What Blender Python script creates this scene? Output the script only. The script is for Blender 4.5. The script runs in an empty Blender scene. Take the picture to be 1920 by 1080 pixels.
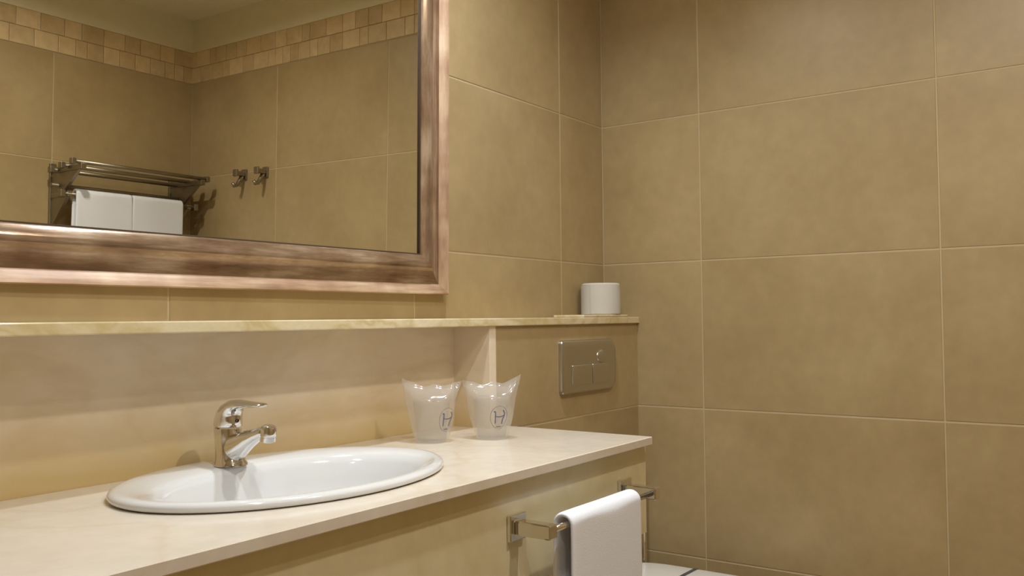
import bpy, bmesh, math, random
from mathutils import Vector, Matrix
random.seed(7)
scene = bpy.context.scene
COL = scene.collection
PI = math.pi

# ---------------------------------------------------------------- camera
YAW, PITCH, ROLL = 0.615, 0.0342, -0.0100
CAM = Vector((-2.2649, -1.2734, 1.0478))
F_PX = 1672.7
vd = Vector((math.cos(PITCH) * math.cos(YAW), math.cos(PITCH) * math.sin(YAW), math.sin(PITCH)))
vr = Vector((math.sin(YAW), -math.cos(YAW), 0))
vu = vr.cross(vd)
r2 = vr * math.cos(ROLL) + vu * math.sin(ROLL)
u2 = vu * math.cos(ROLL) - vr * math.sin(ROLL)
cd = bpy.data.cameras.new('camera'); cam = bpy.data.objects.new('camera', cd); COL.objects.link(cam)
cam.matrix_world = Matrix(((r2.x, u2.x, -vd.x, CAM.x), (r2.y, u2.y, -vd.y, CAM.y), (r2.z, u2.z, -vd.z, CAM.z), (0, 0, 0, 1)))
cd.sensor_fit = 'HORIZONTAL'; cd.sensor_width = 36.0; cd.lens = F_PX / 1920 * 36.0; cd.clip_start = 0.02
scene.camera = cam

# ---------------------------------------------------------------- world, lamps, exposure
w = bpy.data.worlds.new('world'); scene.world = w; w.use_nodes = True
w.node_tree.nodes['Background'].inputs[0].default_value = (1.0, 0.9, 0.75, 1)
w.node_tree.nodes['Background'].inputs[1].default_value = 0.02
CEIL = 2.2707
COOL, WARM = (0.88, 0.95, 1.0), (1.0, 0.955, 0.87)
LAMPS = [(-0.98, -0.38, 7.8, COOL, 138), (-1.66, -0.86, 7.5, COOL, 170), (-1.00, -1.24, 10.5, WARM, 170), (-1.95, -1.45, 3.0, WARM, 176)]   # x, y, watts, colour, beam of the recessed downlights
scene.view_settings.view_transform = 'Standard'; scene.view_settings.look = 'None'
scene.view_settings.gamma = 1.0; scene.view_settings.use_curve_mapping = False
scene.view_settings.exposure = -0.01

# ---------------------------------------------------------------- helpers
def lin(c):
    return tuple(((v / 255) / 12.92 if v / 255 <= 0.04045 else ((v / 255 + 0.055) / 1.055) ** 2.4) for v in c) + (1,)
def new_mat(name):
    m = bpy.data.materials.new(name); m.use_nodes = True
    nt = m.node_tree; return m, nt, nt.nodes['Principled BSDF']
def plain(name, color, rough=0.4, metal=0.0, coat=0.0, spec=0.5):
    m, nt, b = new_mat(name)
    b.inputs['Base Color'].default_value = color if len(color) == 4 else lin(color)
    b.inputs['Roughness'].default_value = rough; b.inputs['Metallic'].default_value = metal
    b.inputs['Coat Weight'].default_value = coat; b.inputs['Coat Roughness'].default_value = 0.03
    b.inputs['Specular IOR Level'].default_value = spec
    return m
def stone(name, c1, c2, scale, rough, detail=6, stretch=(1, 1, 1), veins=None, vary=0.0, bump=0.0, lo=0.3, hi=0.7, fine=0.10, per_piece=False):
    """mottled stone: two colours blended by noise, fine grain, optional thin veins, per-piece variation"""
    m, nt, b = new_mat(name); N, L = nt.nodes, nt.links
    geo = N.new('ShaderNodeNewGeometry'); mp = N.new('ShaderNodeMapping'); mp.inputs['Scale'].default_value = stretch
    if per_piece:
        oi = N.new('ShaderNodeObjectInfo'); mul = N.new('ShaderNodeMath'); mul.operation = 'MULTIPLY'; mul.inputs[1].default_value = 37.0
        L.new(oi.outputs['Random'], mul.inputs[0])
        add = N.new('ShaderNodeVectorMath'); add.operation = 'ADD'
        L.new(geo.outputs['Position'], add.inputs[0]); L.new(mul.outputs[0], add.inputs[1]); L.new(add.outputs[0], mp.inputs['Vector'])
    else:
        L.new(geo.outputs['Position'], mp.inputs['Vector'])
    n1 = N.new('ShaderNodeTexNoise'); n1.inputs['Scale'].default_value = scale; n1.inputs['Detail'].default_value = detail; n1.inputs['Roughness'].default_value = 0.6
    L.new(mp.outputs[0], n1.inputs['Vector'])
    cr = N.new('ShaderNodeValToRGB'); cr.color_ramp.elements[0].position = lo; cr.color_ramp.elements[1].position = hi
    cr.color_ramp.elements[0].color = lin(c1); cr.color_ramp.elements[1].color = lin(c2)
    L.new(n1.outputs['Fac'], cr.inputs['Fac']); col = cr.outputs['Color']
    n2 = N.new('ShaderNodeTexNoise'); n2.inputs['Scale'].default_value = scale * 9; n2.inputs['Detail'].default_value = 4
    L.new(mp.outputs[0], n2.inputs['Vector'])
    mr = N.new('ShaderNodeMapRange'); mr.inputs[1].default_value = 0.3; mr.inputs[2].default_value = 0.7; mr.inputs[3].default_value = 1 - fine; mr.inputs[4].default_value = 1 + fine
    L.new(n2.outputs['Fac'], mr.inputs[0])
    mx = N.new('ShaderNodeVectorMath'); mx.operation = 'SCALE'; L.new(col, mx.inputs[0]); L.new(mr.outputs[0], mx.inputs['Scale']); col = mx.outputs[0]
    if veins:
        n3 = N.new('ShaderNodeTexNoise'); n3.inputs['Scale'].default_value = veins[1]; n3.inputs['Detail'].default_value = 5; n3.inputs['Distortion'].default_value = 0.8
        L.new(mp.outputs[0], n3.inputs['Vector'])
        vr_ = N.new('ShaderNodeValToRGB'); e = vr_.color_ramp.elements
        e[0].position = 0.5 - veins[2]; e[0].color = (0, 0, 0, 1); e[1].position = 0.5 + veins[2]; e[1].color = (0, 0, 0, 1)
        k = e.new(0.5); k.color = (1, 1, 1, 1)
        L.new(n3.outputs['Fac'], vr_.inputs['Fac'])
        sm = N.new('ShaderNodeMath'); sm.operation = 'MULTIPLY'; sm.inputs[1].default_value = veins[3]; L.new(vr_.outputs['Color'], sm.inputs[0])
        mm = N.new('ShaderNodeMix'); mm.data_type = 'RGBA'; L.new(sm.outputs[0], mm.inputs[0]); L.new(col, mm.inputs[6]); mm.inputs[7].default_value = lin(veins[0]); col = mm.outputs[2]
    if vary:
        oi2 = N.new('ShaderNodeObjectInfo'); m2 = N.new('ShaderNodeMapRange'); m2.inputs[3].default_value = 1 - vary; m2.inputs[4].default_value = 1 + vary
        L.new(oi2.outputs['Random'], m2.inputs[0]); mx2 = N.new('ShaderNodeVectorMath'); mx2.operation = 'SCALE'
        L.new(col, mx2.inputs[0]); L.new(m2.outputs[0], mx2.inputs['Scale']); col = mx2.outputs[0]
    L.new(col, b.inputs['Base Color']); b.inputs['Roughness'].default_value = rough
    if bump:
        bp = N.new('ShaderNodeBump'); bp.inputs['Strength'].default_value = bump; bp.inputs['Distance'].default_value = 0.002
        L.new(n2.outputs['Fac'], bp.inputs['Height']); L.new(bp.outputs[0], b.inputs['Normal'])
    return m

M = {}
M['tile'] = stone('beige_tile', (164, 141, 101), (180, 158, 117), 3.5, 0.37, vary=0.03, bump=0.08, fine=0.04, per_piece=True)
M['grout'] = plain('cream_grout', (192, 174, 138), 0.8)
M['mosaic'] = stone('tumbled_mosaic', (194, 166, 120), (216, 192, 150), 4, 0.5, vary=0.10, bump=0.2, fine=0.08, per_piece=True)
M['floor_tile'] = stone('floor_stone', (168, 140, 100), (190, 164, 124), 4, 0.3, vary=0.03, per_piece=True)
M['paint'] = stone('wall_paint', (226, 218, 186), (230, 222, 192), 2, 0.75, fine=0.02)
M['ceiling'] = stone('ceiling_paint', (236, 230, 208), (240, 234, 212), 2, 0.8, fine=0.02)
M['marble_pale'] = stone('pale_marble', (216, 204, 188), (226, 216, 202), 5, 0.14, veins=((206, 184, 146), 3.0, 0.03, 0.25), fine=0.03)
M['marble_shelf'] = stone('ledge_marble', (214, 196, 154), (232, 218, 186), 6, 0.16, veins=((190, 164, 96), 5.0, 0.05, 0.5), fine=0.05, stretch=(1, 1, 1.5))
M['marble_back'] = stone('backsplash_marble', (230, 212, 182), (238, 224, 206), 2.2, 0.16, veins=((196, 172, 120), 2.5, 0.05, 0.18), fine=0.03, stretch=(1, 1, 2.2), lo=0.35, hi=0.62)
def add_low_tint(m, color, z_lo, z_hi, amount):  # blends a colour in towards the bottom, with a noisy edge
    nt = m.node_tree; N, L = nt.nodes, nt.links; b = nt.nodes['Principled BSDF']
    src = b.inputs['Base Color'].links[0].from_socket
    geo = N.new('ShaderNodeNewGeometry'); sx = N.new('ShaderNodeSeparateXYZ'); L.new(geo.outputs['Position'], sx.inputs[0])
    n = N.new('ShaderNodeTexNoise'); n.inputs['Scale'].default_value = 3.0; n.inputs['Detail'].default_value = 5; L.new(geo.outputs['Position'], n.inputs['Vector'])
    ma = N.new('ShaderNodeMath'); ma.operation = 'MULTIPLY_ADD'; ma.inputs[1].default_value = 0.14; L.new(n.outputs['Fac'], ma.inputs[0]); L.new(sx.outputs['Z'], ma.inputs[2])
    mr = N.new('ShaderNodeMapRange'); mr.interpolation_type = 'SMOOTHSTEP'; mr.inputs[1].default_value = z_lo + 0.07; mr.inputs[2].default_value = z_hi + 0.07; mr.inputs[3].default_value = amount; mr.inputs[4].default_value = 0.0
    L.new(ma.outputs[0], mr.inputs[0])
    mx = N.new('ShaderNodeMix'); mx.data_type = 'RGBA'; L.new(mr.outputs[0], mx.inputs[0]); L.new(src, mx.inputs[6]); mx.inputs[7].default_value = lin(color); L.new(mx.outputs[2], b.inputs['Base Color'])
add_low_tint(M['marble_back'], (206, 176, 112), 0.80, 0.95, 0.85)
M['marble_apron'] = stone('apron_marble', (210, 196, 156), (220, 208, 174), 3, 0.2, veins=((190, 168, 110), 3.0, 0.05, 0.2), fine=0.04)
M['porcelain'] = plain('white_porcelain', (222, 222, 222), 0.10, coat=0.6)
M['toilet'] = plain('toilet_white', (232, 230, 224), 0.22)
M['chrome'] = plain('chrome', (0.78, 0.77, 0.75, 1), 0.09, metal=1)
M['satin'] = plain('satin_chrome', (0.60, 0.58, 0.53, 1), 0.30, metal=1)
M['steel'] = plain('dull_steel', (0.36, 0.32, 0.25, 1), 0.42, metal=1)
M['dark'] = plain('dark_hole', (30, 26, 22), 0.6)
M['glass'] = plain('mirror_silver', (0.85, 0.84, 0.76, 1), 0.0, metal=1)
M['paper'] = plain('tissue_paper', (206, 202, 192), 0.9, spec=0.1)
M['card'] = plain('cardboard', (170, 140, 100), 0.9)
M['ink'] = plain('logo_ink', (96, 100, 128), 0.6)
M['band'] = plain('paper_band', (84, 80, 84), 0.7)
M['white_trim'] = plain('lamp_trim', (225, 222, 214), 0.4)
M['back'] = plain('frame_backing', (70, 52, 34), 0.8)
def terry():
    m, nt, b = new_mat('white_terry'); N, L = nt.nodes, nt.links
    b.inputs['Base Color'].default_value = lin((236, 238, 246)); b.inputs['Roughness'].default_value = 0.95; b.inputs['Specular IOR Level'].default_value = 0.1
    n = N.new('ShaderNodeTexNoise'); n.inputs['Scale'].default_value = 700; n.inputs['Detail'].default_value = 3
    g = N.new('ShaderNodeNewGeometry'); L.new(g.outputs['Position'], n.inputs['Vector'])
    bp = N.new('ShaderNodeBump'); bp.inputs['Strength'].default_value = 0.35; bp.inputs['Distance'].default_value = 0.002
    L.new(n.outputs['Fac'], bp.inputs['Height']); L.new(bp.outputs[0], b.inputs['Normal'])
    return m
M['terry'] = terry()
def film(name, alpha, tint):
    m, nt, b = new_mat(name); N, L = nt.nodes, nt.links
    nt.nodes.remove(b); out = nt.nodes['Material Output']
    tr = N.new('ShaderNodeBsdfTransparent'); tr.inputs[0].default_value = (0.97, 0.96, 0.94, 1)
    df = N.new('ShaderNodeBsdfDiffuse'); df.inputs[0].default_value = tint
    tl = N.new('ShaderNodeBsdfTranslucent'); tl.inputs[0].default_value = tint
    gl = N.new('ShaderNodeBsdfGlossy'); gl.inputs['Roughness'].default_value = 0.12
    a = N.new('ShaderNodeMixShader'); a.inputs[0].default_value = 0.5; L.new(df.outputs[0], a.inputs[1]); L.new(tl.outputs[0], a.inputs[2])
    c = N.new('ShaderNodeMixShader'); c.inputs[0].default_value = alpha; L.new(tr.outputs[0], c.inputs[1]); L.new(a.outputs[0], c.inputs[2])
    lw = N.new('ShaderNodeLayerWeight'); lw.inputs['Blend'].default_value = 0.2
    fr = N.new('ShaderNodeMath'); fr.operation = 'MULTIPLY_ADD'; fr.inputs[1].default_value = 0.25; fr.inputs[2].default_value = 0.03; L.new(lw.outputs['Facing'], fr.inputs[0])
    d = N.new('ShaderNodeMixShader'); L.new(fr.outputs[0], d.inputs[0]); L.new(c.outputs[0], d.inputs[1]); L.new(gl.outputs[0], d.inputs[2])
    L.new(d.outputs[0], out.inputs['Surface'])
    return m
M['film'] = film('milky_plastic_film', 0.25, (0.97, 0.96, 0.95, 1))
M['cup'] = film('clear_plastic_cup', 0.12, (0.95, 0.94, 0.92, 1))
def gilt(name='worn_silver_leaf', dark=(118, 97, 76), mid=(172, 150, 126), light=(220, 206, 188), m_=0.4, rough=0.17):
    """worn silver-leaf frame: brown and pinkish patches, streaks along the moulding, joints of the leaf"""
    m, nt, b = new_mat(name); N, L = nt.nodes, nt.links
    tc = N.new('ShaderNodeTexCoord'); mp = N.new('ShaderNodeMapping'); mp.inputs['Scale'].default_value = (5, 30, 42); L.new(tc.outputs['UV'], mp.inputs['Vector'])
    mp.inputs['Scale'].default_value = (5.5, 48, 1)
    n1 = N.new('ShaderNodeTexNoise'); n1.inputs['Scale'].default_value = 1.0; n1.inputs['Detail'].default_value = 7; n1.inputs['Roughness'].default_value = 0.65; L.new(mp.outputs[0], n1.inputs['Vector'])
    cr = N.new('ShaderNodeValToRGB'); e = cr.color_ramp.elements
    e[0].position = 0.28; e[0].color = lin(dark); e[1].position = 0.72; e[1].color = lin(light); k = e.new(0.5); k.color = lin(mid)
    L.new(n1.outputs['Fac'], cr.inputs['Fac'])
    mp2 = N.new('ShaderNodeMapping'); mp2.inputs['Scale'].default_value = (9, 2, 1); L.new(tc.outputs['UV'], mp2.inputs['Vector'])
    n2 = N.new('ShaderNodeTexNoise'); n2.inputs['Scale'].default_value = 1.0; n2.inputs['Detail'].default_value = 3; L.new(mp2.outputs[0], n2.inputs['Vector'])
    c2 = N.new('ShaderNodeValToRGB'); f = c2.color_ramp.elements; f[0].position = 0.38; f[0].color = lin((190, 162, 142)); f[1].position = 0.62; f[1].color = lin((236, 226, 214))
    L.new(n2.outputs['Fac'], c2.inputs['Fac'])
    mm = N.new('ShaderNodeMix'); mm.data_type = 'RGBA'; mm.blend_type = 'MULTIPLY'; mm.inputs[0].default_value = 0.75
    L.new(cr.outputs[0], mm.inputs[6]); L.new(c2.outputs[0], mm.inputs[7]); L.new(mm.outputs[2], b.inputs['Base Color'])
    b.inputs['Metallic'].default_value = m_; b.inputs['Roughness'].default_value = rough
    bp = N.new('ShaderNodeBump'); bp.inputs['Strength'].default_value = 0.25; bp.inputs['Distance'].default_value = 0.001
    L.new(n1.outputs['Fac'], bp.inputs['Height']); L.new(bp.outputs[0], b.inputs['Normal'])
    return m
M['gilt'] = gilt()
M['gilt_lip_lit'] = gilt('lit_silver_leaf_lip', (166, 138, 112), (208, 182, 156), (234, 216, 196), 0.15, 0.42)  # leaf colour lightened to paint in the overhead light on the lip
def emit(name, color, s):
    m, nt, b = new_mat(name); b.inputs['Base Color'].default_value = (0.9, 0.9, 0.9, 1)
    b.inputs['Emission Color'].default_value = color + (1,); b.inputs['Emission Strength'].default_value = s
    return m
M['bulb'] = emit('lit_lamp_glass', COOL, 30.0); M['bulb_warm'] = emit('lit_warm_lamp_glass', WARM, 30.0)

def link(o, parent=None):
    COL.objects.link(o)
    if parent is not None: o.parent = parent
    return o
def tag(o, label=None, cat=None, group=None, kind=None):
    if label: o['label'] = label
    if cat: o['category'] = cat
    if group: o['group'] = group
    if kind: o['kind'] = kind
    return o
def empty(name, loc=(0, 0, 0), rot=None):
    o = bpy.data.objects.new(name, None); o.empty_display_size = 0.05; link(o); o.location = loc
    if rot is not None: o.rotation_euler = rot
    return o
def mesh(name, verts, faces, mat, parent=None, smooth=False, loc=None):
    me = bpy.data.meshes.new(name); me.from_pydata([tuple(v) for v in verts], [], faces); me.update()
    bm = bmesh.new(); bm.from_mesh(me); bmesh.ops.recalc_face_normals(bm, faces=bm.faces[:]); bm.to_mesh(me); bm.free()
    if smooth:
        for p_ in me.polygons: p_.use_smooth = True
    me.materials.append(mat)
    o = bpy.data.objects.new(name, me); link(o, parent)
    if loc is not None: o.location = loc
    return o
def from_bm(name, bm, mat, parent=None, smooth=False, loc=None):
    me = bpy.data.meshes.new(name); bmesh.ops.recalc_face_normals(bm, faces=bm.faces[:]); bm.to_mesh(me); bm.free()
    if smooth:
        for p_ in me.polygons: p_.use_smooth = True
    me.materials.append(mat)
    o = bpy.data.objects.new(name, me); link(o, parent)
    if loc is not None: o.location = loc
    return o
def box_bm(a, b, bevel=0.0, seg=2, bm=None):
    own = bm is None
    if own: bm = bmesh.new()
    vs = [bm.verts.new((x, y, z)) for x in (a[0], b[0]) for y in (a[1], b[1]) for z in (a[2], b[2])]
    fs = [bm.faces.new([vs[i] for i in q]) for q in ((0, 1, 3, 2), (4, 6, 7, 5), (0, 4, 5, 1), (2, 3, 7, 6), (0, 2, 6, 4), (1, 5, 7, 3))]
    if bevel:
        es = list({e for f in fs for e in f.edges})
        bmesh.ops.bevel(bm, geom=es, offset=bevel, segments=seg, affect='EDGES', profile=0.5)
    return bm
def box(name, a, b, mat, parent=None, bevel=0.0, seg=2, smooth=False):
    return from_bm(name, box_bm(a, b, bevel, seg), mat, parent, smooth)
def loft(name, rings, mat, parent=None, cap=(True, True), smooth=True, closed=True):
    n = len(rings[0]); vs = [p for r in rings for p in r]; fs = []
    for i in range(len(rings) - 1):
        for j in range(n if closed else n - 1):
            k = (j + 1) % n
            fs.append((i * n + j, i * n + k, (i + 1) * n + k, (i + 1) * n + j))
    if cap[0]: fs.append(tuple(range(n)))
    if cap[1]: fs.append(tuple((len(rings) - 1) * n + j for j in range(n)))
    return mesh(name, vs, fs, mat, parent, smooth)
def auto_smooth(o, deg=35):
    me = o.data
    for p_ in me.polygons: p_.use_smooth = True
    bm = bmesh.new(); bm.from_mesh(me)
    for e in bm.edges:
        if len(e.link_faces) == 2 and e.calc_face_angle(0) > math.radians(deg): e.smooth = False
    bm.to_mesh(me); bm.free(); return o
def lathe(name, prof, mat, parent=None, n=32, c=(0, 0, 0), cap=(False, False), axis='z'):
    rings = []
    for r, z in prof:
        ring = []
        for k in range(n):
            a = 2 * PI * k / n; x, y = r * math.cos(a), r * math.sin(a)
            if axis == 'z': ring.append((c[0] + x, c[1] + y, c[2] + z))
            elif axis == 'y': ring.append((c[0] + x, c[1] + z, c[2] + y))
            else: ring.append((c[0] + z, c[1] + x, c[2] + y))
        rings.append(ring)
    return auto_smooth(loft(name, rings, mat, parent, cap))
def tube(name, path, radii, mat, parent=None, n=16, flat=None):
    """swept tube; flat = (side factor, height factor) for an oval section"""
    rings = []; P = [Vector(p) for p in path]
    for i, p in enumerate(P):
        t = (P[min(i + 1, len(P) - 1)] - P[max(i - 1, 0)]).normalized()
        ref = Vector((0, 0, 1)) if abs(t.z) < 0.9 else Vector((1, 0, 0))
        s = t.cross(ref).normalized(); h = s.cross(t)
        r = radii[i] if isinstance(radii, (list, tuple)) else radii
        if isinstance(r, (list, tuple)): rs, rh = r
        else: rs = rh = r
        rings.append([p + s * (rs * math.cos(2 * PI * k / n)) + h * (rh * math.sin(2 * PI * k / n)) for k in range(n)])
    return loft(name, rings, mat, parent)

# ---------------------------------------------------------------- the room
XL, YF = -2.95, -2.0375            # wall beside the camera, wall facing the mirror
TW, TH = 0.592, 0.4                # tile pitch
GAP, TT = 0.0032, 0.009
ROWS = [0.0, 0.4, 0.8, 1.2, 1.6, 2.0]
_tile_cache = {}
def tile_mesh(wd, ht, matname, name, edge=0.0012):
    key = (round(wd, 4), round(ht, 4), matname)
    if key not in _tile_cache:
        a, h = wd / 2, ht / 2; e = edge; r = 0.0010
        vs = [(-a, -h, -TT), (a, -h, -TT), (a, h, -TT), (-a, h, -TT), (-a, -h, -r), (a, -h, -r), (a, h, -r), (-a, h, -r),
              (-a + e, -h + e, 0), (a - e, -h + e, 0), (a - e, h - e, 0), (-a + e, h - e, 0)]
        fs = [(8, 9, 10, 11)]
        for j in range(4):
            k = (j + 1) % 4; fs += [(j, k, 4 + k, 4 + j), (4 + j, 4 + k, 8 + k, 8 + j)]
        me = bpy.data.meshes.new(name); me.from_pydata(vs, [], fs); me.materials.append(M[matname]); me.update()
        _tile_cache[key] = me
    return _tile_cache[key]
def put_tile(name, me, parent, frame, u, v):
    """frame = (origin, u axis, v axis, normal)"""
    o_, U, V, Nn = frame
    p = o_ + U * u + V * v
    ob = bpy.data.objects.new(name, me); link(ob, parent)
    ob.matrix_world = Matrix(((U.x, V.x, Nn.x, p.x), (U.y, V.y, Nn.y, p.y), (U.z, V.z, Nn.z, p.z), (0, 0, 0, 1)))
    return ob
def tile_field(parent, frame, us, vs, matname='tile', name='tile', gap=GAP, skip=None):
    for i in range(len(us) - 1):
        for j in range(len(vs) - 1):
            a0, a1, b0, b1 = us[i], us[i + 1], vs[j], vs[j + 1]
            if skip and skip(a0, a1, b0, b1): continue
            put_tile(name, tile_mesh(a1 - a0 - gap, b1 - b0 - gap, matname, name), parent, frame, (a0 + a1) / 2, (b0 + b1) / 2)
V3 = Vector
F_RIGHT = (V3((0, 0, 0)), V3((0, -1, 0)), V3((0, 0, 1)), V3((-1, 0, 0)))       # u = distance out from the mirror wall
F_BACK = (V3((0, 0, 0)), V3((1, 0, 0)), V3((0, 0, 1)), V3((0, -1, 0)))         # u = x
F_FRONT = (V3((0, YF, 0)), V3((-1, 0, 0)), V3((0, 0, 1)), V3((0, 1, 0)))       # u = -x
F_LEFT = (V3((XL, 0, 0)), V3((0, 1, 0)), V3((0, 0, 1)), V3((1, 0, 0)))         # u = y
REC = 0.0011                       # how far the joints sit back from the tile faces
WT = 0.12
def struct(name, o, label, cat): return tag(o, label, cat, kind='structure')
wall_right = box('wall_right', (REC, YF - WT, -0.1), (WT, WT, CEIL + 0.1), M['grout'])
struct('wall_right', wall_right, 'beige tiled wall beyond the vanity and the toilet', 'wall')
wall_back = box('wall_back', (XL - WT, REC, -0.1), (REC, WT, CEIL + 0.1), M['grout'])
struct('wall_back', wall_back, 'beige tiled wall behind the framed mirror', 'wall')
wall_front = box('wall_front', (XL - WT, YF - WT, -0.1), (REC, YF - REC, CEIL + 0.1), M['grout'])
struct('wall_front', wall_front, 'beige tiled wall facing the mirror, carrying the towel rack', 'wall')
wall_left = box('wall_left', (XL - WT, YF - WT, -0.1), (XL - REC, WT, CEIL + 0.1), M['grout'])
struct('wall_left', wall_left, 'beige tiled wall at the near end of the vanity', 'wall')
floor = box('floor', (XL - WT, YF - WT, -0.1), (WT, WT, -REC), M['grout'])
struct('floor', floor, 'beige stone tiled bathroom floor', 'floor')
ceiling = box('ceiling', (XL - WT, YF - WT, CEIL), (WT, WT, CEIL + 0.1), M['ceiling'])
struct('ceiling', ceiling, 'plain cream painted bathroom ceiling', 'ceiling')

ucol_r = [0.0, 0.3014, 0.8934, 1.4854, -YF]
tile_field(wall_right, F_RIGHT, ucol_r, ROWS)
ucol_b = [XL] + [v for v in (-0.2316 - TW * 4, -0.2316 - TW * 3, -0.2316 - TW * 2, -0.2316 - TW, -0.2316) if v > XL + 0.05] + [0.0]
tile_field(wall_back, F_BACK, ucol_b, [1.04, 1.2, 1.6, 2.0])
ucol_f = [0.0, 0.586, 1.178, 1.77, 2.362, -XL]
tile_field(wall_front, F_FRONT, ucol_f, ROWS)
tile_field(wall_left, F_LEFT, [YF, -1.4854, -0.8934, -0.3014, 0.0], ROWS)
F_FLOOR = (V3((0, 0, 0)), V3((1, 0, 0)), V3((0, 1, 0)), V3((0, 0, 1)))
nx = [XL + i * 0.4 for i in range(8)] + [0.0]; ny = [YF + i * 0.4 for i in range(6)] + [0.0]
tile_field(floor, F_FLOOR, [v for v in nx if v <= 0], [v for v in ny if v <= 0], 'floor_tile', 'floor_tile')

# mosaic border under the ceiling, two courses of tumbled squares, and the painted strip above it
FZ0, FZ1 = 2.0016, 2.1336
def border(idx, frame, length, flip, label):
    o_, U, V, Nn = frame
    a = o_ + U * (0 if flip > 0 else 0); p0 = a - Nn * 0.004; 
    u0, u1 = (0.0, length) if flip > 0 else (-length, 0.0)
    c = [o_ + U * uu + V * vv + Nn * nn for uu in (u0, u1) for vv in (FZ0 - 0.001, FZ1) for nn in (0.0012, -0.004)]
    bm = bmesh.new(); vs = [bm.verts.new(p) for p in c]
    for q in ((0, 1, 3, 2), (4, 6, 7, 5), (0, 4, 5, 1), (2, 3, 7, 6), (0, 2, 6, 4), (1, 5, 7, 3)): bm.faces.new([vs[i] for i in q])
    t = from_bm('trim_%d' % idx, bm, M['grout']); tag(t, label, 'tile border', kind='structure')
    fr = (o_ + Nn * 0.0052, U, V, Nn)
    rng = random.Random(idx)
    for row in range(2):
        v0 = FZ0 + row * (FZ1 - FZ0) / 2; v1 = v0 + (FZ1 - FZ0) / 2
        x = u0
        while x < u1 - 0.02:
            wd = rng.choice((0.044, 0.066, 0.066, 0.088)); wd = min(wd, u1 - x)
            if u1 - x - wd < 0.03: wd = u1 - x
            put_tile('mosaic_tile', tile_mesh(wd - 0.0018, v1 - v0 - 0.0018, 'mosaic', 'mosaic_tile', 0.002), t, fr, x + wd / 2, (v0 + v1) / 2)
            x += wd
border(1, F_RIGHT, -YF, 1, 'tumbled stone mosaic border high on the wall with the robe hooks')
border(2, F_FRONT, -XL, 1, 'tumbled stone mosaic border high above the towel rack')
border(3, (F_BACK[0], F_BACK[1], F_BACK[2], F_BACK[3]), -XL, -1, 'tumbled stone mosaic border high above the mirror')
border(4, (V3((XL, YF, 0)), V3((0, 1, 0)), V3((0, 0, 1)), V3((1, 0, 0))), -YF, 1, 'tumbled stone mosaic border at the near end of the room')
def strip(idx, a, b, label): tag(box('trim_%d' % idx, a, b, M['paint']), label, 'wall strip', kind='structure')
e = 0.004
strip(5, (-e, YF, FZ1), (REC, 0, CEIL), 'painted wall strip between ceiling and mosaic over the robe hooks')
strip(6, (XL, YF - REC, FZ1), (-e, YF + e, CEIL), 'painted wall strip between ceiling and mosaic over the towel rack')
strip(7, (XL, -e, FZ1), (-e, REC, CEIL), 'painted wall strip between ceiling and mosaic over the mirror')
strip(8, (XL - REC, YF + e, FZ1), (XL + e, -e, CEIL), 'painted wall strip above the mosaic at the near end')

# ---------------------------------------------------------------- boxed-out cistern wall, ledge, backsplash
BY = -0.1056                       # face of the boxed-out wall
UX0, UX1 = -0.6997, -0.6761        # marble upright at its end
ZS, ZSB = 1.0490, 1.0314           # ledge top and underside
cist = box('wall_cistern', (UX1, BY + REC, 0), (REC * 0.5, REC * 2, ZSB), M['grout'])
tag(cist, 'half-height tiled cistern wall behind the toilet, below the ledge', 'wall', kind='structure')
F_CIS = (V3((0, BY, 0)), V3((1, 0, 0)), V3((0, 0, 1)), V3((0, -1, 0)))
tile_field(cist, F_CIS, [UX1, 0.0], [0.0, 0.4, 0.8, ZSB])
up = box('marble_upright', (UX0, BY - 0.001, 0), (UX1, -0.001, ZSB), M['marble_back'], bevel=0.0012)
tag(up, 'narrow upright marble end slab between backsplash and flush plate wall', 'marble slab')
lg = box('marble_ledge', (XL, BY - 0.0075, ZSB), (0, -0.001, ZS), M['marble_shelf'], bevel=0.002)
tag(lg, 'long narrow cream marble ledge running below the mirror', 'ledge')
ZC, YFR, XE = 0.8082, -0.4621, -0.634
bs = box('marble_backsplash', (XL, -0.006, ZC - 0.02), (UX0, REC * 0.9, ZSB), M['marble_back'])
tag(bs, 'pinkish beige marble backsplash behind the basin and tap', 'backsplash')

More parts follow.
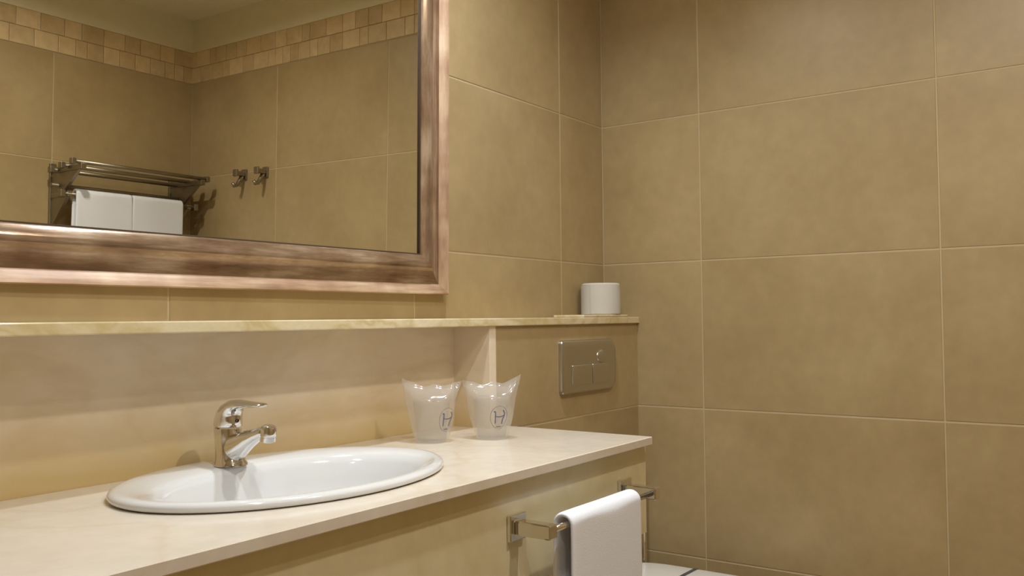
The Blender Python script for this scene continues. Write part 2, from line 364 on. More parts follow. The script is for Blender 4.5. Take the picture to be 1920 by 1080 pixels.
# ---------------------------------------------------------------- vanity
SX, SY, SA, SB = -1.345, -0.210, 0.275, 0.195      # basin centre and half axes
def counter():
    z0, z1 = ZC - 0.0165, ZC
    x0, x1, y0, y1 = XL, XE, YFR, -0.006
    N_ = 96; ell = []; rec = []
    ha, hb = SA - 0.014, SB - 0.014
    corners = [(x0, y0), (x1, y0), (x1, y1), (x0, y1)]
    angs = sorted([2 * PI * k / N_ for k in range(N_)] + [math.atan2(c[1] - SY, c[0] - SX) % (2 * PI) for c in corners])
    for a in angs:
        c, s = math.cos(a), math.sin(a)
        rr = 1 / math.sqrt((c / ha) ** 2 + (s / hb) ** 2); ell.append((SX + rr * c, SY + rr * s))
        ts = []
        if abs(c) > 1e-9: ts.append(((x1 if c > 0 else x0) - SX) / c)
        if abs(s) > 1e-9: ts.append(((y1 if s > 0 else y0) - SY) / s)
        t = min(v for v in ts if v > 0); rec.append((SX + t * c, SY + t * s))
    n = len(angs); e_ = 0.0015
    def inset(p): return (min(max(p[0], x0 + e_), x1 - e_), min(max(p[1], y0 + e_), y1 - e_))
    R = [[(x, y, z1) for x, y in ell], [inset(p) + (z1,) for p in rec], [(x, y, z1 - e_) for x, y in rec],
         [(x, y, z0 + e_) for x, y in rec], [inset(p) + (z0,) for p in rec], [(x, y, z0) for x, y in ell], [(x, y, z1) for x, y in ell]]
    o = loft('marble_countertop', R, M['marble_pale'], None, (False, False), smooth=False)
    bm = bmesh.new(); bm.from_mesh(o.data); bmesh.ops.remove_doubles(bm, verts=bm.verts[:], dist=1e-6); bmesh.ops.recalc_face_normals(bm, faces=bm.faces[:]); bm.to_mesh(o.data); bm.free()
    return tag(o, 'pale cream marble vanity countertop with the oval basin set in', 'countertop')
counter()
# the part of the counter that runs behind the upright to the boxed wall is covered by the upright itself
AY = -0.442
vb = empty('vanity_base', ((XL - 0.62) / 2, AY, 0.6131)); vo = vb.location
def vpart(name, a, b): return box(name, [a[k] - vo[k] for k in range(3)], [b[k] - vo[k] for k in range(3)], M['marble_apron'], vb, 0.0012)
vpart('front_panel', (XL, AY, 0.6131), (-0.6235, AY + 0.018, ZC - 0.0165))
vpart('side_panel', (-0.66, AY + 0.018, 0.6131), (-0.642, BY - 0.002, ZC - 0.0165))
vpart('side_panel', (XL + 0.002, AY + 0.018, 0.6131), (XL + 0.02, -0.007, ZC - 0.0165))
tag(vb, 'yellowish marble vanity base hanging under the countertop, with the towel rail', 'vanity')

# ---------------------------------------------------------------- basin
def basin():
    root = empty('washbasin', (SX, SY, ZC)); n = 72
    # rim and bowl in one skin: outer foot, rolled rim, flat deck, bowl lip, bowl wall, bottom
    rings = []
    def ring(cx, cy, a, b, z, p=2.0):
        out = []
        for k in range(n):
            t = 2 * PI * k / n; c, s = math.cos(t), math.sin(t)
            out.append((cx + a * math.copysign(abs(c) ** (2 / p), c), cy + b * math.copysign(abs(s) ** (2 / p), s), z))
        return out
    for d, z in ((0.006, 0.0005), (0.001, 0.003), (0.0, 0.007), (0.002, 0.0105), (0.006, 0.0128), (0.012, 0.0138)):
        rings.append(ring(0, 0, SA - d, SB - d, z))
    by = -0.026
    rings.append(ring(0, -0.004, SA - 0.019, SB - 0.021, 0.0132, 2.0))
    rings.append(ring(0, by, 0.238, 0.143, 0.0105, 2.15))
    rings.append(ring(0, by, 0.231, 0.136, 0.0065, 2.15))
    for f_, z in ((0.97, -0.006), (0.93, -0.030), (0.86, -0.065), (0.74, -0.098), (0.55, -0.122), (0.30, -0.134), (0.12, -0.137)):
        rings.append(ring(0, by + 0.01 * (1 - f_), 0.229 * f_, 0.134 * f_, z, 2.1))
    loft('bowl', rings, M['porcelain'], root, (False, True))
    under = [ring(0, 0, SA - 0.006, SB - 0.006, 0.0005), ring(0, -0.004, SA - 0.018, SB - 0.018, 0.0004), ring(0, by, 0.238, 0.143, -0.03), ring(0, by, 0.225, 0.13, -0.07), ring(0, by, 0.16, 0.09, -0.135), ring(0, by, 0.04, 0.04, -0.150)]
    loft('underside', under, M['porcelain'], root, (False, True))
    lathe('drain', [(0.0, 0.0035), (0.014, 0.0035), (0.017, 0.0025), (0.023, 0.002), (0.0245, 0.0)], M['chrome'], root, c=(0, by + 0.009, -0.1365))
    ov = lathe('overflow_ring', [(0.0085, 0.0), (0.010, 0.0015), (0.0115, 0.0), (0.0085, -0.001)], M['chrome'], root, n=24, c=(0, -0.155, -0.030), axis='y')
    tag(root, 'white oval drop-in washbasin with a rolled rim', 'washbasin')
    return root
basin()

# ---------------------------------------------------------------- mixer tap
def tap():
    root = empty('mixer_tap', (-1.361, -0.080, ZC + 0.0122))
    # local: forward = -y
    prof = [(0.0265, 0.0), (0.0265, 0.003), (0.0245, 0.006), (0.0225, 0.014), (0.0215, 0.028), (0.0215, 0.042), (0.0222, 0.0555), (0.0218, 0.0580)]
    rings = []
    for r, z in prof:
        rings.append([((r * 0.96) * math.cos(2 * PI * k / 40), r * math.sin(2 * PI * k / 40) + 0.002 - 0.004 * (1 - z / 0.058) ** 2 * 2, z) for k in range(40)])
    auto_smooth(loft('body', rings, M['chrome'], root, (True, True)), 50)
    path = [(0, 0.004, 0.026), (0, -0.012, 0.0265), (0, -0.029, 0.034), (0, -0.050, 0.0440), (0, -0.070, 0.0515), (0, -0.085, 0.0560), (0, -0.094, 0.0575)]
    tube('spout', path, [(0.0180, 0.026), (0.0175, 0.0255), (0.0165, 0.0200), (0.0148, 0.0145), (0.0132, 0.0105), (0.0126, 0.0095), (0.0105, 0.0075)], M['chrome'], root, 28)
    ae = lathe('aerator', [(0.0, 0.013), (0.007, 0.0126), (0.0108, 0.0105), (0.0122, 0.007), (0.0124, -0.004), (0.0114, -0.0046), (0.0114, -0.006), (0.0118, -0.0064), (0.0118, -0.0125), (0.0095, -0.0135), (0.0088, -0.010)], M['chrome'], root, n=32, c=(0, 0, 0))
    ae.location = (0, -0.096, 0.0560); ae.rotation_euler = (math.radians(8), 0, 0)
    # lever: a hooded cap that sweeps forward into a flat blade
    seg = [ # y centre, z centre, half depth (y-z plane), half width (x), direction angle from vertical
        (0.0015, 0.0605, 0.0215, 0.0218, 0), (0.0018, 0.0640, 0.0222, 0.0225, 0), (0.0010, 0.0720, 0.0218, 0.0222, 4), (-0.0015, 0.0800, 0.0195, 0.0214, 14),
        (-0.0065, 0.0875, 0.0155, 0.0200, 32), (-0.0150, 0.0935, 0.0110, 0.0180, 56), (-0.0270, 0.0965, 0.0078, 0.0160, 76), (-0.0400, 0.0970, 0.0060, 0.0148, 86),
        (-0.0560, 0.0972, 0.0048, 0.0140, 90), (-0.0720, 0.0974, 0.0040, 0.0130, 90), (-0.0800, 0.0975, 0.0034, 0.0115, 90), (-0.0835, 0.0975, 0.0022, 0.0085, 90)]
    rings = []
    for yc, zc, hd, hw, ang in seg:
        a = math.radians(ang); U_ = Vector((0, math.cos(a), math.sin(a)))       # section axis; at 0 deg it lies along y
        rings.append([Vector((0, yc, zc)) + Vector((hw * math.cos(2 * PI * k / 32), 0, 0)) + U_ * (hd * math.sin(2 * PI * k / 32)) for k in range(32)])
    lv = loft('lever', rings, M['chrome'], root, (True, True))
    lathe('indicator', [(0.0, 0.0008), (0.0024, 0.0006), (0.0026, -0.001)], M['dark'], lv, n=16, c=(0, 0, 0), axis='y').location = (0, -0.0213, 0.0705)
    # pop-up waste rod behind the body
    lathe('lift_rod', [(0.0, 0.066), (0.0042, 0.0655), (0.0046, 0.060), (0.0034, 0.052), (0.0020, 0.050), (0.0020, 0.0)], M['chrome'], root, n=16, c=(0, 0.0295, 0))
    tag(root, 'chrome single-lever basin mixer tap standing on the basin rim', 'tap')
tap()

# ---------------------------------------------------------------- wrapped cups
def wrapped_cup(loc, seam, logo_at, seed, label, ears):
    root = empty('wrapped_cup', loc); rng = random.Random(seed); ph = [rng.uniform(0, 6.28) for _ in range(6)]
    lathe('cup', [(0.0, 0.0018), (0.0275, 0.0018), (0.0285, 0.004), (0.0365, 0.078), (0.0385, 0.080), (0.0385, 0.0825), (0.0370, 0.083), (0.0355, 0.079), (0.0276, 0.0045), (0.0, 0.0040)], M['cup'], root, n=40)
    u = Vector((math.cos(seam), math.sin(seam), 0)); v = Vector((-math.sin(seam), math.cos(seam), 0))
    lev = [(0.0006, 0.0295, 0.0290), (0.006, 0.0325, 0.0310), (0.022, 0.0375, 0.0350), (0.042, 0.0425, 0.0375), (0.062, 0.0460, 0.0395), (0.078, 0.0485, 0.0400), (0.088, 0.0505, 0.0345), (0.096, 0.0530, 0.0225), (0.103, 0.0555, 0.0100), (0.1075, 0.0570, 0.0030), (0.113, 0.0580, 0.0012)]
    n = 72
    def pt(th, z, a, b, k):
        c, s = math.cos(th), math.sin(th)
        top = max(0.0, (z - 0.078) / 0.035)
        # side pinches towards the seam ears
        wr = 0.0010 * math.sin(5 * th + ph[0] + 40 * z) + 0.0008 * math.sin(9 * th + ph[1] - 60 * z) + 0.0014 * top * math.sin(7 * th + ph[2])
        du = (a + wr) * math.copysign(abs(c) ** (1 - 0.25 * top), c); dv = (b + wr) * math.copysign(abs(s) ** 1.0, s)
        e = du / 0.058
        dz = top * ((ears[1] if e > 0 else ears[0]) * abs(e) ** 2.6 - 0.004 * (1 - abs(e)) * (1 + math.sin(8 * e + ph[3])))
        off = v * (0.003 * top * math.sin(3.0 * e + ph[4]))
        return u * du + v * dv + off + Vector((0, 0, z + dz))
    rings = [[pt(2 * PI * k / n, z, a, b, k) for k in range(n)] for z, a, b in lev]
    wp = loft('wrapper', rings, M['film'], root, (True, False))
    # printed mark: an H with bowed arms inside an oval ring, lying on the wrapper
    def surf(th, z, lift):
        for i in range(len(lev) - 1):
            if lev[i][0] <= z <= lev[i + 1][0]:
                f = (z - lev[i][0]) / (lev[i + 1][0] - lev[i][0]); a = lev[i][1] + f * (lev[i + 1][1] - lev[i][1]); b = lev[i][2] + f * (lev[i + 1][2] - lev[i][2])
        p = pt(th, z, a, b, 0); q = p.copy(); q.z = 0; return p + q.normalized() * lift
    t0 = logo_at - seam; zc_ = 0.045; R_ = 0.041
    strokes = [([(-0.0085, 0.013), (-0.0070, 0.010), (-0.0072, -0.012)], 0.0011), ([(0.0072, 0.0145), (0.0105, 0.008), (0.0098, 0.002), (0.0070, -0.004), (0.0062, -0.013)], 0.0011),
               ([(-0.0070, 0.0025), (-0.002, 0.0012), (0.004, 0.0015), (0.0095, 0.004)], 0.0009), ([(-0.0105, 0.0105), (-0.0070, 0.0125)], 0.0008), ([(-0.005, -0.0185), (0.005, -0.0185)], 0.0007)]
    strokes.append(([(0.0165 * math.cos(2 * PI * k / 28), 0.0225 * math.sin(2 * PI * k / 28)) for k in range(29)], 0.0003))
    vs, fs = [], []
    for pts, wd in strokes:
        dense = []
        for i in range(len(pts) - 1):
            for q in range(4): dense.append((pts[i][0] + (pts[i + 1][0] - pts[i][0]) * q / 4, pts[i][1] + (pts[i + 1][1] - pts[i][1]) * q / 4))
        dense.append(pts[-1]); b0 = len(vs)
        for i, (s, h) in enumerate(dense):
            p, q = dense[max(i - 1, 0)], dense[min(i + 1, len(dense) - 1)]; dx, dy = q[0] - p[0], q[1] - p[1]; l = math.hypot(dx, dy) or 1
            nx_, ny_ = -dy / l * wd, dx / l * wd
            for sg in (1, -1): vs.append(surf(t0 + (s + nx_ * sg) / R_, zc_ + h + ny_ * sg, 0.0009))
        for i in range(len(dense) - 1): fs.append((b0 + 2 * i, b0 + 2 * i + 1, b0 + 2 * i + 3, b0 + 2 * i + 2))
    lo = mesh('logo', vs, fs, M['ink'], wp); tag(lo, 'blue-grey printed H mark in an oval')
    tag(root, label, 'cup', 'wrapped cups on the vanity')
seam0 = math.atan2(vr.y, vr.x)
to_cam = math.atan2(CAM.y + 0.16, CAM.x + 0.87)
wrapped_cup((-0.922, -0.1285, ZC + 0.0005), seam0 + 0.05, to_cam + 0.78, 3, 'plastic-wrapped cup next to the basin, its printed mark turned away to the side', (0.012, 0.004))
wrapped_cup((-0.8228, -0.2015, ZC + 0.0005), seam0 - 0.08, to_cam + 0.30, 8, 'plastic-wrapped cup showing its printed H, with the taller pointed bag corner', (0.003, 0.014))

# ---------------------------------------------------------------- flush plate
def flush_plate():
    x0, x1, z0, z1 = -0.4185, -0.1500, 0.8600, 0.9925
    cx, cz = (x0 + x1) / 2, (z0 + z1) / 2
    root = empty('flush_plate', (cx, BY, z0))
    hw, hh = (x1 - x0) / 2, (z1 - z0) / 2
    def outline(d, y):
        pts = []
        for (sx, sz, r) in ((1, -1, 0.030), (1, 1, 0.030), (-1, 1, 0.010), (-1, -1, 0.010)):
            r_ = max(r - d, 0.002); ox, oz = sx * (hw - d - r_), sz * (hh - d - r_)
            base = {(1, -1): -PI / 2, (1, 1): 0, (-1, 1): PI / 2, (-1, -1): PI}[(sx, sz)]
            for k in range(7):
                a = base + (PI / 2) * k / 6; px, pz = ox + r_ * math.cos(a), oz + r_ * math.sin(a)
                bow = 0.006 * (1 - (pz / hh) ** 2) if px > 0 else 0
                pts.append((px + bow * (px / hw), y, pz + hh))
        return pts
    o = loft('plate', [outline(0, 0.0), outline(0, -0.007), outline(0.0015, -0.0095), outline(0.005, -0.0115), outline(0.02, -0.0125)], M['satin'], root, (True, True)); auto_smooth(o, 40)
    for s, (a, b) in enumerate(((-0.092, -0.0016), (0.0016, 0.092))):
        bm = box_bm((a, -0.0155, 0.020), (b, -0.010, 0.070), 0.0022, 3)
        for v in bm.verts:   # buttons bulge gently forward
            if v.co.y < -0.012: v.co.y -= 0.004 * math.cos(v.co.x / 0.092 * PI / 2)
        auto_smooth(from_bm('button', bm, M['satin'], root), 40)
    bm = bmesh.new(); bmesh.ops.create_uvsphere(bm, u_segments=20, v_segments=12, radius=1)
    for v in bm.verts: v.co = Vector((v.co.x * 0.024, v.co.y * 0.006, v.co.z * 0.017))
    b2 = from_bm('finger_rest', bm, M['satin'], root, True); b2.location = (0.055, -0.0125, 0.088)
    tag(root, 'satin chrome dual-button flush plate on the cistern wall', 'flush plate')
flush_plate()

# ---------------------------------------------------------------- toilet roll on its tray
tr = from_bm('thin_slab', box_bm((-0.305, -0.112, ZS), (-0.068, -0.020, ZS + 0.0065), 0.002, 2), M['marble_shelf'])
tag(tr, 'thin cream slab lying on the ledge under the toilet roll', 'slab')
def toilet_roll():
    root = empty('toilet_roll', (-0.1255, -0.0605, ZS + 0.0065)); R_, H_ = 0.0535, 0.086
    prof = [(0.0215, 0.0), (R_ - 0.003, 0.0), (R_, 0.003), (R_ + 0.0006, 0.03), (R_, 0.06), (R_ - 0.001, H_ - 0.004), (R_ - 0.005, H_), (0.0215, H_)]
    lathe('paper', prof, M['paper'], root, n=48)
    lathe('core', [(0.0215, 0.0), (0.0215, H_), (0.0203, H_), (0.0203, 0.0), (0.0215, 0.0)], M['card'], root, n=32)
    # loose end of the sheet
    vs, fs = [], []
    a0 = math.atan2(CAM.y + 0.06, CAM.x + 0.125) - 1.35
    for i in range(7):
        a = a0 + 0.13 * i; r = R_ + 0.0014 + 0.0005 * (6 - i) / 6
        vs += [(r * math.cos(a), r * math.sin(a), 0.0015), (r * math.cos(a), r * math.sin(a), H_ - 0.006)]
    for i in range(6): fs.append((2 * i, 2 * i + 1, 2 * i + 3, 2 * i + 2))
    mesh('loose_sheet', vs, fs, M['paper'], root, True)
    tag(root, 'white toilet paper roll standing on the marble ledge in the corner', 'toilet roll')
toilet_roll()

# ---------------------------------------------------------------- mirror
def mirror():
    tau, zet = 0.0129, -0.0059
    Rz = Matrix.Rotation(zet, 3, 'Z'); Rx = Matrix.Rotation(tau, 3, 'X')
    root = empty('framed_mirror', (-0.8100, -0.0065, 1.1873))
    root.matrix_world = Matrix.Translation(Vector((-0.8100, -0.0065, 1.1873))) @ (Rz @ Rx).to_4x4()
    wf = 0.085; gx0, gx1, gz0, gz1 = -1.36, -0.007, 0.0, 0.80      # visible glass opening
    mesh('glass', [(gx0 - 0.01, 0.0, gz0 - 0.01), (gx1 + 0.01, 0.0, gz0 - 0.01), (gx1 + 0.01, 0.0, gz1 + 0.01), (gx0 - 0.01, 0.0, gz1 + 0.01),
                   (gx0 - 0.01, 0.004, gz0 - 0.01), (gx1 + 0.01, 0.004, gz0 - 0.01), (gx1 + 0.01, 0.004, gz1 + 0.01), (gx0 - 0.01, 0.004, gz1 + 0.01)],
         [(0, 1, 2, 3), (4, 7, 6, 5), (0, 4, 5, 1), (1, 5, 6, 2), (2, 6, 7, 3), (3, 7, 4, 0)], M['glass'], root)
    prof = [(0.0, 0.0012), (0.0, 0.0036), (0.0010, 0.0050), (0.004, 0.0070), (0.010, 0.0104), (0.016, 0.0134), (0.021, 0.0150), (0.026, 0.0150), (0.030, 0.0132), (0.032, 0.0118), (0.040, 0.0080), (0.052, 0.0042), (0.060, 0.0026),
            (0.0625, 0.0021), (0.0625, -0.0055), (0.012, -0.0055), (0.012, 0.0006)]
    lip = [(0.0627, 0.0020), (0.066, 0.0038), (0.074, 0.0095), (0.080, 0.0132), (0.0830, 0.0142), (0.085, 0.0125), (0.085, -0.0055), (0.0627, -0.0055)]
    def corner(s, t, cx, cz): # cx,cz in {-1,1}
        x = (gx1 + s) if cx > 0 else (gx0 - s); z = (gz1 + s) if cz > 0 else (gz0 - s); return (x, -t, z)
    sides = [((-1, -1), (1, -1)), ((1, -1), (1, 1)), ((1, 1), (-1, 1)), ((-1, 1), (-1, -1))]
    edge_refl = [(-0.0022, 0.0003), (-0.0020, 0.0040), (-0.0002, 0.0044), (-0.0002, 0.0003)]  # dark strip added round the glass to imitate the frame edge's reflection
    for (c0, c1), prof, pname, pmat in [(sd, edge_refl, 'edge_reflection', 'back') for sd in sides] + [(sd, prof, 'frame_rail', 'gilt') for sd in sides] + [(sd, lip, 'frame_lip', 'gilt_lip_lit') for sd in sides]:
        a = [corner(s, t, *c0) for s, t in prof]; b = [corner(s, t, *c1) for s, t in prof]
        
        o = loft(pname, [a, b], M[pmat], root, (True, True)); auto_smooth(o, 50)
        uv = o.data.uv_layers.new(name='UVMap'); off = random.random() * 5
        horiz = c0[1] == c1[1]
        for poly in o.data.polygons:
            for li in poly.loop_indices:
                co = o.data.vertices[o.data.loops[li].vertex_index].co
                al = co.x if horiz else co.z; ac = (co.z if horiz else co.x)
                uv.data[li].uv = (al + off, ac + co.y * 0.5)
    box('backing', (gx0 - 0.01, 0.0042, gz0 - 0.01), (gx1 + 0.01, 0.0055, gz1 + 0.01), M['back'], root)
    tag(root, 'wide wall mirror in a worn silver-leaf frame above the ledge', 'mirror')
mirror()

# ---------------------------------------------------------------- towel rail on the apron and its hand towel
RX0, RX1, RZ = -1.0872, -0.7224, 0.7150
RY = -0.5080
def towel_rail():
    root = empty('towel_rail', ((RX0 + RX1) / 2, AY, RZ)); mx = (RX0 + RX1) / 2
    for x in (RX0 - mx, RX1 - mx):
        box('wall_plate', (x - 0.022, -0.008, -0.021), (x + 0.022, -0.0002, 0.021), M['chrome'], root, 0.0015)
        box('arm', (x - 0.011, -0.0745, -0.0115), (x + 0.011, -0.008, 0.0115), M['chrome'], root, 0.0022)
    tube('rod', [(RX0 - mx + 0.010, RY - AY, 0.001), (0, RY - AY, 0.001), (RX1 - mx - 0.010, RY - AY, 0.001)], 0.0052, M['chrome'], root, 20)
    tag(root, 'chrome square-armed towel rail fixed to the vanity apron', 'towel rail')
towel_rail()
def hung_towel(name, x0, x1, ry, rz, half, rtop, zf, zb, th, label, group=None, seed=1, face=-1):
    """terry towel folded over a rod: front drop to zf, back drop to zb; face = direction (y sign) of its front"""
    rng = random.Random(seed); ph = [rng.uniform(0, 6.28) for _ in range(6)]
    path = []
    nf = 14
    for i in range(nf + 1): path.append((face * half, zf + (rz - zf) * i / nf, 0))
    for k in range(1, 10):
        a = PI * k / 10; path.append((face * half * math.cos(a), rz + rtop * math.sin(a), 1))
    for i in range(nf + 1): path.append((-face * half, rz - (rz - zb) * i / nf, 2))
    ns = 18; rings = []
    def off(i):
        p = path[max(i - 1, 0)]; q = path[min(i + 1, len(path) - 1)]; d = Vector((q[0] - p[0], q[1] - p[1])).normalized(); return Vector((-d.y, d.x)) * -face
    mid = (x0 + x1) / 2
    root = empty(name, (mid, ry, rz))
    for s in range(ns + 1):
        x = x0 + (x1 - x0) * s / ns; outer, inner = [], []
        for i, (y, z, k) in enumerate(path):
            n_ = off(i); low = max(0, (rz - z)) / max(rz - zf, 0.01)
            wv = 0.0030 * low * math.sin(14 * (x - x0) + ph[0] + (2 if k == 2 else 0)) + 0.0012 * math.sin(37 * (x - x0) + ph[1] + 9 * z)
            xx = x + (x - mid) * 0.05 * low + 0.002 * math.sin(11 * z + ph[2])
            outer.append((xx - mid, y + n_.x * th / 2 + wv * (1 if k != 1 else 0.3), z + n_.y * th / 2 - rz))
            inner.append((xx - mid, y - n_.x * th / 2 + wv * (1 if k != 1 else 0.3), z - n_.y * th / 2 - rz))
        rings.append(outer + inner[::-1])
    o = loft('cloth', rings, M['terry'], root, (False, False), True)
    # close both side edges with quads between outer and inner skin
    bm = bmesh.new(); bm.from_mesh(o.data); bm.verts.ensure_lookup_table(); n = len(rings[0]); L_ = len(path)
    for base in (0, ns * n):
        for i in range(L_ - 1):
            try: bm.faces.new([bm.verts[base + i], bm.verts[base + i + 1], bm.verts[base + n - 2 - i], bm.verts[base + n - 1 - i]])
            except ValueError: pass
    bmesh.ops.recalc_face_normals(bm, faces=bm.faces[:])
    for f in bm.faces: f.smooth = True
    bm.to_mesh(o.data); bm.free()
    sub = o.modifiers.new('soften', 'SUBSURF'); sub.levels = 1; sub.render_levels = 2
    tag(root, label, 'towel', group)
    return root
hung_towel('hand_towel', -1.050, -0.812, RY, RZ + 0.002, 0.0165, 0.0165, 0.42, 0.47, 0.0085, 'small white hand towel folded over the rail on the vanity apron', seed=2)

# ---------------------------------------------------------------- toilet
def toilet():
    cx = -0.284; root = empty('toilet', (cx, BY, 0.0)); n = 48
    def dring(hw, y0, y1, z, p=2.6):
        """rounded D outline: square-ish at the wall, oval at the front (y1 more negative)"""
        out = []; ym = y0 - 0.60 * (y0 - y1)
        for k in range(n):
            t = 2 * PI * k / n; c, s = math.cos(t), math.sin(t)
            if s <= 0: x, y = hw * math.copysign(abs(c) ** (2 / 2.3), c), ym + (ym - y1) * -abs(s) ** (2 / 2.3)
            else: x, y = hw * math.copysign(abs(c) ** (2 / 7), c), ym + (y0 - ym) * abs(s) ** (2 / 7)
            out.append((x, y, z))
        return out
    rings = [dring(0.08, -0.002, -0.22, 0.055), dring(0.115, -0.002, -0.30, 0.075), dring(0.135, -0.002, -0.40, 0.14), dring(0.15, -0.002, -0.455, 0.22), dring(0.168, -0.002, -0.49, 0.30), dring(0.176, -0.002, -0.505, 0.345), dring(0.177, -0.002, -0.508, 0.362), dring(0.172, -0.004, -0.503, 0.366)]
    loft('bowl', rings, M['toilet'], root, (True, True))
    loft('seat', [dring(0.176, -0.062, -0.510, 0.367), dring(0.179, -0.060, -0.513, 0.370), dring(0.179, -0.060, -0.513, 0.379), dring(0.176, -0.062, -0.510, 0.382)], M['toilet'], root, (True, True))
    ld = loft('lid', [dring(0.177, -0.050, -0.512, 0.3835), dring(0.180, -0.048, -0.515, 0.386), dring(0.180, -0.048, -0.515, 0.397), dring(0.178, -0.050, -0.513, 0.4005), dring(0.170, -0.058, -0.505, 0.4020), dring(0.10, -0.11, -0.40, 0.4035)], M['toilet'], root, (True, True))
    for s in (-1, 1):
        h = lathe('hinge', [(0.0, 0.0), (0.011, 0.0), (0.011, 0.035), (0.0, 0.035)], M['chrome'], root, n=20, axis='x'); h.location = (s * 0.085 - 0.0175, -0.038, 0.386)
    vs, fs = [], []
    xs = [-0.1815, -0.1812, -0.179, -0.170, -0.10, 0.0, 0.10, 0.170, 0.179, 0.1812, 0.1815]; zs = [0.385, 0.3985, 0.4018, 0.4030, 0.4045, 0.4047, 0.4045, 0.4030, 0.4018, 0.3985, 0.385]
    for x, z in zip(xs, zs): vs += [(x, -0.209, z), (x, -0.220, z)]
    for i in range(len(xs) - 1): fs.append((2 * i, 2 * i + 1, 2 * i + 3, 2 * i + 2))
    b = mesh('paper_band', vs, fs, M['band'], root); tag(b, 'narrow blue-grey band across the lid')
    tag(root, 'white wall-hung toilet with closed lid and a dark band across it', 'toilet')
toilet()
def pipe():
    root = empty('upright_pipe', (-0.034, -0.132, 0.0))
    tube('tube', [(0, 0, 0.0), (0, 0, 0.30), (0, 0, 0.60)], 0.0098, M['chrome'], root, 24)
    lathe('cap', [(0.0, 0.612), (0.008, 0.611), (0.0115, 0.607), (0.0115, 0.598), (0.0098, 0.597)], M['chrome'], root, n=24)
    lathe('foot', [(0.028, 0.0), (0.028, 0.004), (0.012, 0.010), (0.0098, 0.012)], M['chrome'], root, n=24)
    tag(root, 'slim chrome upright in the corner behind the toilet', 'pipe')
pipe()

# ---------------------------------------------------------------- towel rack and its towels on the wall facing the mirror
def towel_rack():
    x0, x1 = -0.585, -0.095; mx = (x0 + x1) / 2; root = empty('towel_rack', (mx, YF, 1.36))
    def B(name, a, b, bev=0.002): return box(name, (a[0] - mx, a[1], a[2] - 1.36), (b[0] - mx, b[1], b[2] - 1.36), M['steel'], root, bev)
    for x, s in ((x0, -1), (x1, 1)):
        br = B('bracket', (x - 0.012, 0.0003, 1.335), (x + 0.012, 0.012, 1.585))
        B('upper_arm', (x - 0.010, 0.012, 1.548), (x + 0.010, 0.225, 1.568))
        B('lower_arm', (x - 0.009, 0.012, 1.455), (x + 0.009, 0.135, 1.472))
        bm = bmesh.new(); th = 0.006     # triangular web under the lower arm
        pr = [(0.012, 1.455), (0.120, 1.455), (0.012, 1.345)]
        vv = [bm.verts.new((x - mx + d, y, z - 1.36)) for d in (-th, th) for y, z in pr]
        for q in ((0, 1, 2), (5, 4, 3), (0, 3, 4, 1), (1, 4, 5, 2), (2, 5, 3, 0)): bm.faces.new([vv[i] for i in q])
        from_bm('web', bm, M['steel'], root)
        bm = bmesh.new(); pr = [(0.012, 1.548), (0.20, 1.548), (0.09, 1.472), (0.012, 1.472)]
        vv = [bm.verts.new((x - mx + d, y, z - 1.36)) for d in (-th, th) for y, z in pr]
        for q in ((0, 1, 2, 3), (7, 6, 5, 4), (0, 4, 5, 1), (1, 5, 6, 2), (2, 6, 7, 3), (3, 7, 4, 0)): bm.faces.new([vv[i] for i in q])
        from_bm('web', bm, M['steel'], root)
    for y, z in ((0.205, 1.575), (0.130, 1.566), (0.055, 1.556)):
        tube('bar', [(x0 - mx - 0.032, y, z - 1.36), (0, y, z - 1.36), (x1 - mx + 0.032, y, z - 1.36)], 0.0075, M['steel'], root, 16)
        for s in (-1, 1):
            xe = (x0 - mx - 0.030) if s < 0 else (x1 - mx + 0.030)
            box('end_cap', (xe - 0.008, y - 0.011, z - 1.36 - 0.011), (xe + 0.008, y + 0.011, z - 1.36 + 0.011), M['steel'], root, 0.002)
    for y, z in ((0.128, 1.465), (0.060, 1.500)):
        tube('rail', [(x0 - mx - 0.030, y, z - 1.36), (0, y, z - 1.36), (x1 - mx + 0.030, y, z - 1.36)], 0.0075, M['steel'], root, 16)
    for s in (-1, 1):
        xe = (x0 - mx - 0.028) if s < 0 else (x1 - mx + 0.028)
        box('end_cap', (xe - 0.009, 0.115, 0.092), (xe + 0.009, 0.141, 0.118), M['steel'], root, 0.002)
    tag(root, 'dull metal two-tier towel rack on the wall facing the mirror', 'towel rack')
towel_rack()
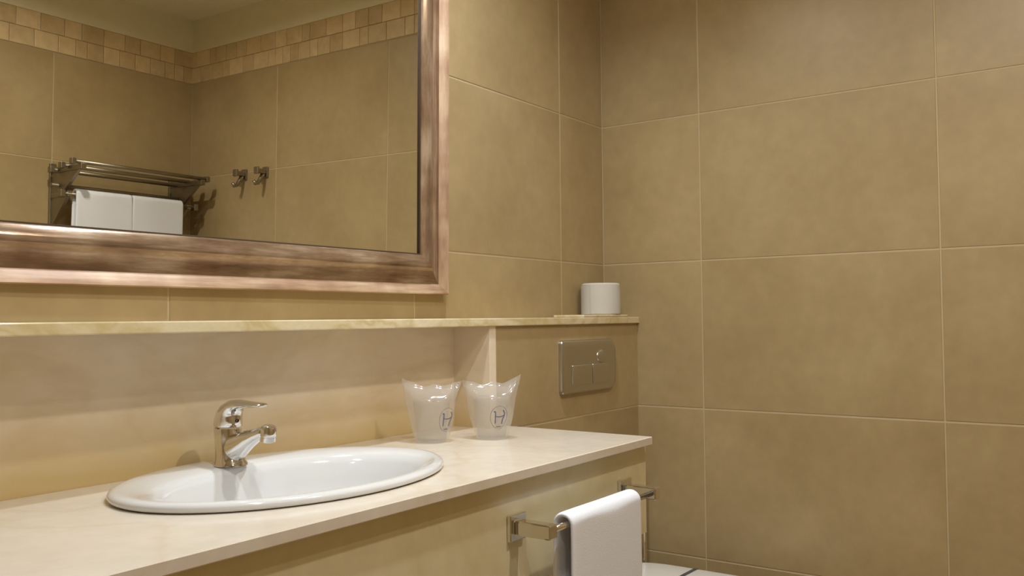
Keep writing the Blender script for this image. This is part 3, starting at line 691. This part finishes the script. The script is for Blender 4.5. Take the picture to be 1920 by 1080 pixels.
hung_towel('bath_towel', -0.568, -0.3495, YF + 0.128, 1.467, 0.014, 0.016, 1.06, 1.12, 0.010, 'white bath towel on the rack, the one farther from the robe hooks', 'bath towels on the rack', seed=5, face=1)
hung_towel('bath_towel', -0.3465, -0.130, YF + 0.128, 1.467, 0.014, 0.016, 1.07, 1.11, 0.010, 'white bath towel on the rack, the one closer to the robe hooks', 'bath towels on the rack', seed=6, face=1)
for i, y in enumerate((-1.675, -1.545)):
    h = empty('robe_hook', (0, y, 1.56))
    box('plate', (-0.007, -0.016, 0.008), (-0.0002, 0.016, 0.050), M['steel'], h, 0.0015)
    box('post', (-0.040, -0.010, 0.022), (-0.007, 0.010, 0.040), M['steel'], h, 0.0025)
    tube('prong', [(-0.012, 0, 0.026), (-0.024, 0, 0.004), (-0.038, 0, -0.016), (-0.050, 0, -0.020), (-0.058, 0, -0.010)], [0.0085, 0.0085, 0.008, 0.0075, 0.006], M['steel'], h, 14)
    box('knob', (-0.050, -0.013, 0.018), (-0.040, 0.013, 0.046), M['steel'], h, 0.003)
    tag(h, ('chrome robe hook on the tiled wall, the one closer to the towel rack', 'chrome robe hook on the tiled wall, the one farther from the towel rack')[i], 'robe hook', 'robe hooks')

# ---------------------------------------------------------------- recessed downlights
names = ('above the wrapped cups', 'above the near end of the vanity', 'in the middle of the ceiling', 'near the end wall opposite the toilet')
for i, (x, y, wt, lc, beam) in enumerate(LAMPS):
    root = empty('ceiling_downlight', (x, y, CEIL))
    lathe('trim_ring', [(0.036, -0.001), (0.040, -0.006), (0.050, -0.006), (0.056, -0.003), (0.057, -0.0005)], M['white_trim'], root, n=40)
    lathe('lamp_glass', [(0.0, -0.002), (0.030, -0.0025), (0.036, -0.0015)], M['bulb' if lc is COOL else 'bulb_warm'], root, n=32)
    ld = bpy.data.lights.new('downlight_beam', 'AREA'); ld.shape = 'DISK'; ld.size = 0.07; ld.energy = wt; ld.color = lc; ld.spread = math.radians(beam)
    lo = bpy.data.objects.new('downlight_beam', ld); link(lo, root); lo.location = (0, 0, -0.008)
    tag(root, 'small round recessed ceiling downlight ' + names[i], 'downlight', 'ceiling downlights')
